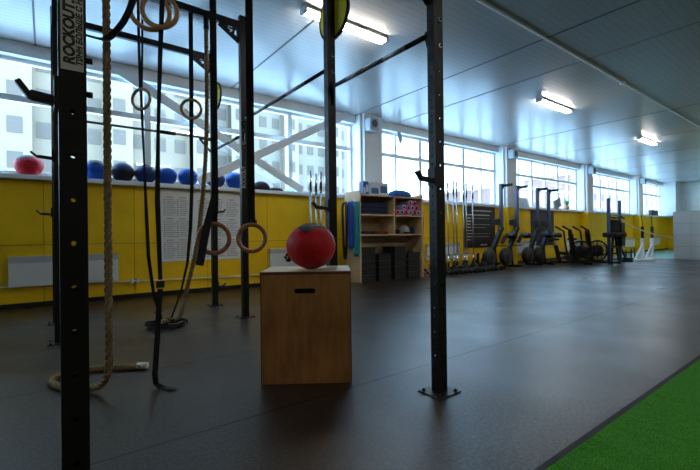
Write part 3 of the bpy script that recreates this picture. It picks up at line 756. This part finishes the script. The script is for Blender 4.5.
# ------------------------------------------------------------------ shelf unit and contents
SX0, SX1, SY0, SY1 = 5.28, 7.22, 6.62, 7.14
s = thing('storage_shelf', 'pine storage shelf unit under the window with gym gear', 'shelf', (0, 0, 0))
MB().box((SX0, SY0, 0), (SX0+.04, SY1, 1.96)).build('side_panel', shelfw, s, bevel=.002)
MB().box((SX1-.04, SY0, 0), (SX1, SY1, 1.96)).build('side_panel', shelfw, s, bevel=.002)
for z in (1.86, 1.435, 1.005): MB().box((SX0+.04, SY0, z), (SX1-.04, SY1, z+.03)).build('shelf_board', shelfw, s)
MB().box((6.28, SY0+.005, 1.035), (6.31, SY1, 1.435)).build('divider', shelfw, s); MB().box((6.28, SY0+.005, 1.465), (6.31, SY1, 1.86)).build('divider', shelfw, s)
MB().box((SX0+.04, SY1-.012, .02), (SX1-.04, SY1, 1.88)).build('back_panel', shelfw, s)
# top
def carton(x0, x1, y0, y1, z0, h, m, label, mm=None):
    t = thing('cardboard_box', label, 'box', ((x0+x1)/2, (y0+y1)/2, z0)); a, b = (x1-x0)/2, (y1-y0)/2
    MB().box((-a, -b, 0), (a, b, h)).build('carton', m, t, bevel=.004)
    g = MB(); g.box((-a*.9, -b-.002, h*.1), (-a*.1, -b, h*.55)).box((a*.1, -b-.002, h*.2), (a*.85, -b, h*.75)); g.build('print', mm or bluebox, t)
carton(5.42, 5.57, 6.66, 6.80, 1.89, .28, bluebox, 'blue carton at the left end of the shelf top', whitebox)
carton(5.62, 6.14, 6.66, 6.84, 1.89, .28, whitebox, 'white carton with blue print on the shelf top')
t = MB().lathe([(0, 0), (.26, .0), (.32, .06), (.26, .13), (.12, .17), (0, .18)], (0, 0, 0), seg=20).build('duffel_bag', bluebag); t.location = (6.66, 6.83, 1.89); t.scale = (1.1, .6, 1)
tag(t, 'soft blue bag slumped on the right of the shelf top', 'bag')
# top-left compartment: folded mats
for k in range(6):
    t = thing('folded_mat', '', 'mat', (5.75+.01*(k % 2), 6.87, 1.465+k*.046)); del t['label']
    MB().box((-.38, -.2, 0), (.38, .2, .019)).box((-.38, -.2, .021), (.38, .2, .041)).build('mat_layers', [navy, blackm][k % 2], t, bevel=.008)
    tag(t, ('dark blue folded mat' if k % 2 == 0 else 'black folded mat')+' in the top left shelf bay, '+['bottom of the pile', 'second from the bottom', 'third from the bottom', 'third from the top', 'second from the top', 'top of the pile'][k], 'mat', 'folded mats in the shelf')
# foam rollers
spots = [(6.42, 0, 0), (6.56, 0, 1), (6.70, 0, 0), (6.84, 0, 1), (6.98, 0, 0), (7.10, 0, 1), (6.63, 1, 1), (6.77, 1, 0), (6.91, 1, 1), (7.04, 1, 0), (6.84, 2, 1), (6.98, 2, 0)]
nm = ['bottom', 'middle', 'top']; cnt = {}
for x, lv, cc in spots:
    cnt[lv] = cnt.get(lv, 0)+1
    t = thing('foam_roller', '%s foam roller, number %s from the left in the %s layer of the shelf pile' % (['pink', 'lilac'][cc], ['one', 'two', 'three', 'four', 'five', 'six'][cnt[lv]-1], nm[lv]), 'foam roller', (x, 6.85, 1.465+.066+lv*.115), 0, 'foam rollers in the shelf')
    MB().lathe([(.03, -.2), (.062, -.2), (.065, -.19), (.065, .19), (.062, .2), (.03, .2), (.03, -.2)], axis=(0, 1, 0), seg=20).build('foam', [pink, lilac][cc], t)
    MB().lathe([(.022, -.198), (.03, -.198), (.03, .198), (.022, .198), (.022, -.198)], axis=(0, 1, 0), seg=16).build('core', blackm, t)
# row two : small gear
def kettle(x, y, z, r, m, label):
    t = thing('kettlebell', label, 'kettlebell', (x, y, z))
    MB().lathe([(0, 0), (r*.7, 0), (r, r*.75), (r*.85, r*1.5), (r*.4, r*1.85), (0, r*1.9)], seg=20).build('bell', m, t)
    MB().tube([(-r*.6, 0, r*1.5), (-r*.62, 0, r*2.3), (-r*.3, 0, r*2.65), (r*.3, 0, r*2.65), (r*.62, 0, r*2.3), (r*.6, 0, r*1.5)], r*.16, 8).build('handle', m, t)
def shoe(x, z, m, lb, a=0):
    t = thing('ankle_weight', lb, 'ankle weight', (x, 6.80, z), a)
    MB().tube([(.075*math.cos(q), .06*math.sin(q), .035) for q in [2*PI*k/20 for k in range(17)]], .032, 10).build('cuff', m, t)
    MB().box((.02, -.10, .01), (.06, -.07, .06)).build('strap', blackm, t, bevel=.004)
for k, (x, m, lb) in enumerate([(5.42, blackm, 'black ankle weight at the left end of the middle shelf'), (5.60, navy, 'navy ankle weight, second from left on the middle shelf'), (5.78, blackm, 'black ankle weight in the middle of the left middle bay'), (5.96, darkred, 'dark red ankle weight left of the reddest one'), (6.13, darkred, 'red ankle weight beside the shelf divider')]): shoe(x, 1.035, m, lb, k*.4)
kettle(6.42, 6.8, 1.035, .07, blackm, 'small black kettlebell right of the shelf divider')
t = thing('sparring_helmet', 'grey and black padded helmet on the middle shelf', 'helmet', (6.80, 6.82, 1.035))
MB().lathe([(.09, 0), (.12, .05), (.115, .13), (.07, .19), (0, .21)], seg=24).build('helmet_shell', mat('helmet_grey', (.3, .33, .36), .4), t); MB().tube([(-.10, -.06, .03), (0, -.12, .03), (.10, -.06, .03)], .02, 8).build('chin_pad', blackm, t)
kettle(7.05, 6.8, 1.035, .065, navy, 'small navy kettlebell at the right end of the middle shelf')
kettle(6.6, 6.85, 1.035, .06, blackm, 'smallest black kettlebell left of the padded helmet')
# black tubs at the bottom
for x, n, lb in ((5.56, 5, 'left'), (6.02, 4, 'second'), (6.50, 5, 'third'), (6.94, 4, 'right')):
    t = thing('stacked_tubs', '%s stack of black plastic tubs at the shelf bottom' % {'left': 'tall leftmost', 'second': 'lower second', 'third': 'tall third', 'right': 'lower rightmost'}[lb], 'tub stack', (x, 6.86, 0))
    for k in range(n):
        z = k*.15; w_ = .20
        MB().box((-w_+.015, -.2, z), (w_-.015, .2, z+.14)).build('tub', rubtub, t, bevel=.012); MB().box((-w_, -.215, z+.125), (w_, .215, z+.148)).build('rim', rubtub, t, bevel=.004)
# bands on the left side
def band(x, y, ztop, zb, wd, m, label, n=1):
    t = thing('hanging_band', label, 'resistance band', (x, y, ztop))
    for k in range(n):
        dy = (k-(n-1)/2)*.045
        MB().tube(smooth_path([(-.008*k, dy-.02, 0), (-.02-.006*k, dy-wd, -.12), (-.015, dy-wd*.9, (zb-ztop)*.6), (-.015, dy-wd*.3, zb-ztop), (-.015, dy+wd*.4, zb-ztop+.02), (-.015, dy+wd*.9, (zb-ztop)*.6), (-.02, dy+wd, -.12), (-.008*k, dy+.02, 0)], .05), .014, 8).build('loop', m, t)
    MB().tube([(.035, 0, 0), (-.06, 0, 0)], .008, 8).build('peg', steel, t)
band(5.25, 6.68, 1.72, .62, .05, tealb, 'teal bundle of resistance bands hanging at the shelf front edge', 4)
band(5.23, 6.84, 1.74, .78, .05, blueb, 'dark blue resistance bands hanging between the teal and black ones', 3)
band(5.20, 7.02, 1.74, .55, .07, blackm, 'black resistance bands hanging at the back of the shelf side', 2)
t = thing('jump_rope', 'dark red jump rope hanging on the right side of the shelf', 'jump rope', (SX1+.012, 6.66, 1.75))
MB().tube([(0, 0, 0), (.02, -.03, -.5), (.015, 0, -.95), (.01, .03, -.5), (0, .01, 0)], .009, 8).build('cord', darkred, t); MB().tube([(0, 0, .03), (0, 0, -.12)], .014, 8).build('handle', darkred, t)
for k in range(6):
    t = MB().tube([(7.5+.12*k, 6.75-.05*(k % 2), .0), (7.42+.13*k-.12*(k % 3), 7.56, .78+.06*(k % 2))], .011, 8).build('wooden_stick', stickw)
    tag(t, 'thin wooden stick leaning on the wall right of the shelf, %s of six' % ['leftmost', 'second', 'third', 'fourth', 'fifth', 'rightmost'][k], 'stick', 'sticks leaning beside the shelf')

# ------------------------------------------------------------------ barbells
def barbell(x, y, label, group, z=.02, L_=2.2, lean=0):
    t = thing('barbell', label, 'barbell', (x, y, z), 0, group)
    t.rotation_euler = (lean, 0, 0)
    MB().tube([(0, 0, .42), (0, 0, L_-.42)], .017, 10).build('shaft', bsh, t)
    for a, b_ in ((0, .42), (L_-.42, L_)):
        MB().tube([(0, 0, a), (0, 0, b_)], .031, 12).build('sleeve', chrome, t)
    for a in (.42, L_-.42): MB().disc((0, 0, a), (0, 0, 1), .036, .03).build('collar', chrome, t)
    return t
bsh = mat('barbell_shaft', (.42, .42, .44), .3, .9)
h = thing('barbell_holder', 'black holder base for four upright barbells behind the red ball', 'barbell holder', (4.48, 6.95, 0))
MB().box((-.32, -.25, 0), (.32, .25, .03)).build('base', black, h, bevel=.004)
for x in (-.20, -.07, .05, .18): MB().lathe([(.032, .03), (.04, .03), (.04, .28), (.032, .28), (.032, .03)], (x, 0, 0), seg=16).build('sleeve_tube', black, h)
MB().tube([(0, .12, .03), (0, .12, .62)], .03, 8).build('post', black, h)
for s_ in (-1, 1):
    MB().tube([(0, .12, .58), (-.78 if s_ < 0 else .42, .06, .60)], .018, 8).build('weight_peg', black, h)
    for q, rr in ((.22, .08), (.26, .07), (.31, .055)): pass
for k, (x, lb) in enumerate([(-.20, 'leftmost'), (-.07, 'second'), (.05, 'third'), (.18, 'rightmost')]):
    barbell(4.48+x, 6.95, 'upright barbell with chrome sleeve behind the red ball, %s of four' % lb, 'barbells in the holder behind the ball', .03, 2.30 + (.0 if k != 1 else -.05))
for sx_, lb in ((-1, 'small black weight plate on the holder peg left of the red ball'), (1, 'small black weight plate on the holder peg right of the red ball')):
    t = thing('weight_plate', lb, 'weight plate', (4.48+(-.68 if sx_ < 0 else .34), 7.02, .595)); MB().lathe([(.02, -.03), (.085, -.03), (.09, -.02), (.09, .02), (.085, .03), (.02, .03), (.02, -.03)], axis=(1, 0, 0), seg=24).build('disc', blackm, t); MB().lathe([(.02, -.035), (.032, -.035), (.032, .035), (.02, .035), (.02, -.035)], axis=(1, 0, 0), seg=16).build('hub', steel, t)

h = thing('barbell_rack', 'long black floor rack holding the row of upright barbells by the window', 'barbell rack', (9.35, 7.2, 0))
MB().box((-1.5, -.12, 0), (1.1, .12, .04)).build('base_rail', black, h, bevel=.004); MB().box((-1.5, .16, .42), (1.1, .20, .45)).build('back_rail', steel, h)
for x in (-1.48, 1.08): MB().box((x-.02, .12, 0), (x+.02, .2, .45)).build('rail_post', black, h)
names = ['leftmost of the row', 'second of the row', 'third of the row', 'fourth of the row', 'fifth of the row', 'sixth of the row', 'rightmost beside the black board']
for k, x in enumerate((8.12, 8.86, 9.10, 9.24, 9.55, 9.68, 9.98)):
    barbell(x, 7.2, 'upright barbell by the window, %s' % names[k], 'barbells by the window', .04, 2.36+[0, .04, .12, .10, 0, .08, .06][k])
# dumbbells on the floor
def dumbbell():
    t = thing('hex_dumbbell', '', 'dumbbell'); 
    for s_ in (-1, 1): MB().lathe([(0, -.045), (.055, -.045), (.07, -.03), (.07, .03), (.055, .045), (0, .045)], (0, s_*.11, .062), (0, 1, 0), 6).build('head', blackm, t)
    MB().tube([(0, -.07, .062), (0, .07, .062)], .016, 10).build('handle', chrome, t)
    return t
db = None; wn = ['leftmost', 'second', 'third', 'fourth', 'fifth', 'sixth', 'seventh', 'eighth', 'ninth', 'tenth', 'eleventh', 'rightmost']
for k in range(12):
    p_ = (8.05+.185*k, 6.55-.005*k, 0); lb = 'black hex dumbbell in the floor row before the barbells, %s' % wn[k]
    if db is None: db = dumbbell(); db.location = p_; db['label'] = lb; db['group'] = 'dumbbells in the floor row'
    else: dup(db, p_, .08*(k % 3), lb, 'dumbbells in the floor row')
for k in range(5):
    kettle(8.3+.42*k, 6.87, 0, .10+.006*k, blackm, 'black kettlebell between dumbbells and barbells, %s of five' % ['leftmost', 'second', 'third', 'fourth', 'rightmost'][k])

# ------------------------------------------------------------------ rowing machines stored upright
def rower():
    t = thing('rowing_machine', '', 'rowing machine')
    MB().box((-.06, -.03, 1.15), (.06, .03, 2.50)).build('monorail', mat('rail_grey', (.16, .17, .22), .25, .8), t, bevel=.006)
    MB().box((-.066, -.034, 1.15), (-.03, .034, 2.50)).build('rail_edge', bluesteel, t)
    MB().box((-.05, -.03, 2.46), (.30, .03, 2.52)).bar((.02, 0, 2.28), (.16, 0, 2.48), .03, .03).build('rear_foot', black, t, bevel=.004)
    MB().box((.26, -.2, 2.45), (.31, .2, 2.53)).build('foot_bar', black, t, bevel=.01)
    MB().box((-.0, -.15, 1.02), (.22, .15, 1.14), Matrix.Rotation(.4, 4, 'Y')).build('seat', black2, t, bevel=.03)
    MB().bar((0.02, 0, 1.22), (-.62, 0, .36), .10, .13).build('main_beam', black, t, bevel=.01)
    f_ = MB().disc((-.66, 0, .32), (0, 1, 0), .27, .16, 36, .04).build('flywheel_cage', black2, t)
    q = MB()
    for r_ in (.08, .13, .18, .23): q.tube([(-.66+r_*math.cos(a), -.085, .32+r_*math.sin(a)) for a in [2*PI*k/30 for k in range(30)]], .004, 5, closed=True)
    q.build('cage_ring', gripm, f_)
    MB().tube([(-.12, -.02, 1.05), (-.26, -.02, 1.32)], .016, 8).build('monitor_arm', black, t); MB().box((-.33, -.08, 1.28), (-.19, .08, 1.46)).build('monitor', black2, t, bevel=.01)
    for s_ in (-.14, .14): MB().bar((-.02, s_, .95), (-.20, s_, .74), .11, .03).build('footplate', black2, t)
    MB().box((-.32, -.28, 0), (-.25, .28, .06)).bar((-.29, 0, .04), (-.36, 0, .6), .05, .05).build('front_foot', black, t, bevel=.006)
    MB().tube([(-.12, -.22, .66), (-.12, .22, .66)], .014, 8).build('handle', black2, t)
    return t
rw = rower(); rw.location = (10.90, 6.85, 0); rw['label'] = 'upright rowing machine nearest the black lettered board, leftmost of four'; rw['group'] = 'rowing machines stored upright'
for x, y, lb in ((11.76, 6.85, 'second upright rowing machine from the left, before the pillar'), (12.93, 6.8, 'third upright rowing machine, left of the close far pair'), (13.66, 6.8, 'fourth upright rowing machine, rightmost before the plain black board')):
    dup(rw, (x, y, 0), None, lb, 'rowing machines stored upright')

# ------------------------------------------------------------------ air bikes
def bike():
    t = thing('air_bike', '', 'exercise bike')
    for x in (-.55, .60): MB().box((x-.03, -.28, 0), (x+.03, .28, .06)).build('floor_foot', black, t, bevel=.006)
    MB().bar((-.55, 0, .07), (.60, 0, .07), .09, .09).bar((-.25, 0, .08), (-.38, 0, .62), .09, .10).bar((-.30, 0, .38), (.30, 0, .28), .08, .10).bar((.2, 0, .1), (.10, 0, 1.0), .10, .12).build('frame', black, t)
    MB().tube([(-.37, 0, .6), (-.42, 0, .78)], .02, 10).build('seat_post', steel, t)
    sd = MB().lathe([(0, 0), (.10, .0), (.13, .03), (.11, .065), (0, .08)], (0, 0, 0), seg=20).build('saddle', blackm, t); sd.location = (-.42, 0, .78); sd.scale = (1.25, .9, 1)
    c_ = MB().tube([(.42+.33*math.cos(a), 0, .42+.33*math.sin(a)) for a in [2*PI*k/40 for k in range(40)]], .03, 8, closed=True); c_.build('fan_rim', black, t)
    g = MB()
    for r_ in (.10, .17, .24, .29):
        for s_ in (-.06, .06): g.tube([(.42+r_*math.cos(a), s_, .42+r_*math.sin(a)) for a in [2*PI*k/30 for k in range(30)]], .005, 5, closed=True)
    for k in range(12):
        a = 2*PI*k/12
        for s_ in (-.06, .06): g.tube([(.42, s_, .42), (.42+.32*math.cos(a), s_*.4, .42+.32*math.sin(a))], .005, 5)
    g.build('fan_cage', black, t)
    MB().disc((.42, 0, .42), (0, 1, 0), .20, .07, 30).build('fan_hub_cover', black2, t)
    g = MB()
    for k in range(8):
        a = 2*PI*k/8; g.box((.06, -.04, -.002), (.28, .04, .002), Matrix.Translation((.42, 0, .42)) @ Matrix.Rotation(-a, 4, 'Y'))
    g.build('fan_blades', black2, t)
    for s_ in (-.22, .22):
        MB().tube([(.10, s_, .30), (.02, s_, .75), (.0, s_*1.1, 1.08), (-.16, s_*1.1, 1.18)], .028, 8).build('handle_arm', black, t)
        MB().tube([(-.10, s_*1.1, 1.14), (-.27, s_*1.1, 1.24)], .032, 8).build('hand_grip', blackm, t)
        MB().box((-.08, s_*.8-.05, .2+.1*s_), (.04, s_*.8+.05, .23+.1*s_)).build('pedal', black2, t)
    MB().box((.06, -.1, .98), (.10, .1, 1.14)).build('console', black2, t, bevel=.01)
    MB().disc((-.02, -.07, .24), (0, 1, 0), .11, .03).build('crank_cover', black2, t)
    return t
bk = bike(); bk.location = (13.55, 6.15, 0); bk.rotation_euler = (0, 0, -.7); bk['label'] = 'black air bike, nearest to the upright rowers'; bk['group'] = 'air bikes'
dup(bk, (14.45, 6.0, 0), -.65, 'black air bike beside the twin-post machine', 'air bikes')

# ------------------------------------------------------------------ twin-post machine
t = thing('strength_machine', 'black twin-post strength machine with padded seat and low base rails', 'strength machine', (15.4, 5.45, 0))
for x in (-.46, .48):
    MB().box((x-.05, -.04, 0), (x+.05, .04, 2.16 if x < 0 else 2.12)).build('upright_post', bluesteel, t, bevel=.005)
MB().box((-.6, -.35, 0), (-.5, .5, .06)).box((.5, -.35, 0), (.6, .5, .06)).box((-.6, -.05, 0), (1.9, .05, .06)).box((-.6, .4, 0), (1.6, .5, .06)).build('base_frame', black, t, bevel=.005)
MB().box((-.62, -.25, .86), (.38, .15, 1.02)).build('seat_pad', blackm, t, bevel=.04)
MB().box((-.30, -.05, 1.02), (.36, .08, 1.46)).build('back_pad', blackm, t, bevel=.05)
MB().tube([(-.5, -.1, 1.52), (-.2, -.12, 1.50), (.1, -.12, 1.58), (.6, -.1, 1.5)], .03, 8).build('handle_bar', black, t)
MB().bar((-.3, 0, .06), (-.1, 0, .9), .06, .08).bar((.35, 0, .06), (.1, 0, .9), .06, .08).bar((.1, -.02, .9), (.9, -.02, .1), .05, .06).box((-.46, -.03, .5), (.48, .03, .56)).build('seat_support', black, t)
MB().box((.30, -.12, .55), (.62, .1, 1.35)).build('weight_cover', black2, t, bevel=.02)
for x in (1.0, 1.5, 1.85): MB().tube([(x, 0, .05), (x, 0, .42)], .025, 8).build('storage_pin', black, t)
t = thing('weight_plate', '', 'weight plate', (16.4, 5.45, 0)); t['label'] = 'black weight plate on the low rail of the twin-post machine'
MB().lathe([(.027, .06), (.2, .06), (.21, .07), (.21, .11), (.2, .12), (.027, .12), (.027, .06)], seg=28).build('disc', blackm, t); MB().lathe([(.027, .055), (.05, .055), (.05, .125), (.027, .125), (.027, .055)], seg=16).build('hub', steel, t)

# ------------------------------------------------------------------ white squat stands and rope
def stand(x, y, label):
    t = thing('squat_stand', label, 'squat stand', (x, y, 0))
    MB().box((-.05, -.05, .03), (.05, .05, .80)).build('post', white, t, bevel=.004)
    MB().box((-.9, -.05, 0), (.3, .05, .05)).box((-.1, -.35, 0), (.0, .35, .05)).build('base', white, t, bevel=.004)
    MB().bar((-.8, 0, .04), (-.04, 0, .55), .05, .06).build('diagonal_strut', white, t)
    MB().box((-.04, -.04, .80), (.04, .04, 1.22)).build('inner_sleeve', black, t, bevel=.004)
    MB().tube([(0, 0, 1.2), (-.02, 0, 1.42), (-.10, 0, 1.62)], .014, 8).build('hook', black, t)
stand(17.25, 5.20, 'left white squat stand with black upper sleeve')
stand(18.1, 5.15, 'right white squat stand with black upper sleeve, nearer the lockers')
pts = []
for k in range(25):
    u = k/24; a = Vector((15.95, 5.42, 1.40)); b_ = Vector((18.74, 4.62, .78)); q = a.lerp(b_, u); q.z -= .10*4*u*(1-u); pts.append(q)
tag(MB().tube(pts, .022, 8).build('white_rope', mat('white_rope', (.75, .72, .6), .6)), 'white rope sagging from the twin-post machine to the lockers', 'rope')

# ------------------------------------------------------------------ lockers
for i in range(2):
    y1 = 4.68-i*1.0; t = thing('locker_cabinet', ['grey metal locker cabinet at the right edge of the photo, nearest the wall', 'grey metal locker cabinet beyond the right edge beside its twin'][i], 'lockers', (18.8, y1-.98, 0))
    MB().box((.015, 0, 0), (.5, .98, 1.77)).build('cabinet_body', lockgap, t)
    MB().box((.0, 0, 1.755), (.5, .98, 1.775)).box((.0, .97, 0), (.5, .985, 1.77)).box((0, -.005, 0), (.5, .005, 1.77)).box((0, 0, 0), (.5, .98, .04)).build('cabinet_shell', lockm, t)
    for c_ in range(2):
        for r_ in range(4):
            y = .012+c_*.48; z = .045+r_*.4275
            d = MB().box((0, y, z), (.016, y+.474, z+.42)).build('locker_door', lockm, t, bevel=.003)
            MB().box((-.012, y+.03, z+.2), (0, y+.05, z+.25)).build('door_latch', steel, d)

# ------------------------------------------------------------------ outside the windows
struct(MB().box((-80, W+3, -3.2), (220, 160, -3.0)).build('ground', asph))
bayw = mat('bay_render', (.24, .205, .155), .8)
def building(x0, x1, y0, y1, z1, m, label, cols, rows, wz0, pitch, bay=False, win=(1.15, 1.55)):
    t = thing('apartment_building', label, 'building', (0, 0, -3))
    MB().box((x0, y0, 0), (x1, y1, z1+3)).build('wall', m, t)
    MB().box((x0-.3, y0-.3, z1+3), (x1+.3, y1+.3, z1+3.5)).build('roof', roofm, t)
    me = None; dx = (x1-x0)/cols
    for c_ in range(cols):
        if bay and c_ % 4 == 1:
            MB().box((x0+c_*dx-.2, y0-1.3, 2), (x0+(c_+1)*dx+.2, y0, z1+1)).build('balcony_bay', bayw, t)
        for r_ in range(rows):
            zz = wz0+3+r_*pitch; xx = x0+(c_+.5)*dx; yy = y0-(1.3 if bay and c_ % 4 == 1 else 0)
            if me is None:
                o = MB().box((-win[0]/2, -.05, 0), (win[0]/2, .05, win[1])).build('window', wing, t); me = o.data
            else: o = bpy.data.objects.new('window', me); C.objects.link(o); o.parent = t
            o.location = (xx, yy-.02, zz)
building(-14, 16, 50, 64, 44, cream, 'tall pale apartment block seen through the left windows', 14, 7, 4.5, 3.3, True)
building(19, 48, 56, 70, 44, greyrend, 'second pale apartment block further right behind the brace', 14, 7, 4.5, 3.3, True)
building(58, 88, 36, 48, 8.6, brickp, 'low pinkish brick building beyond the middle windows', 8, 2, 1.5, 3.4)
building(96, 150, 42, 54, 14.5, brickp, 'long pinkish building beyond the far windows', 12, 3, 2, 3.6)
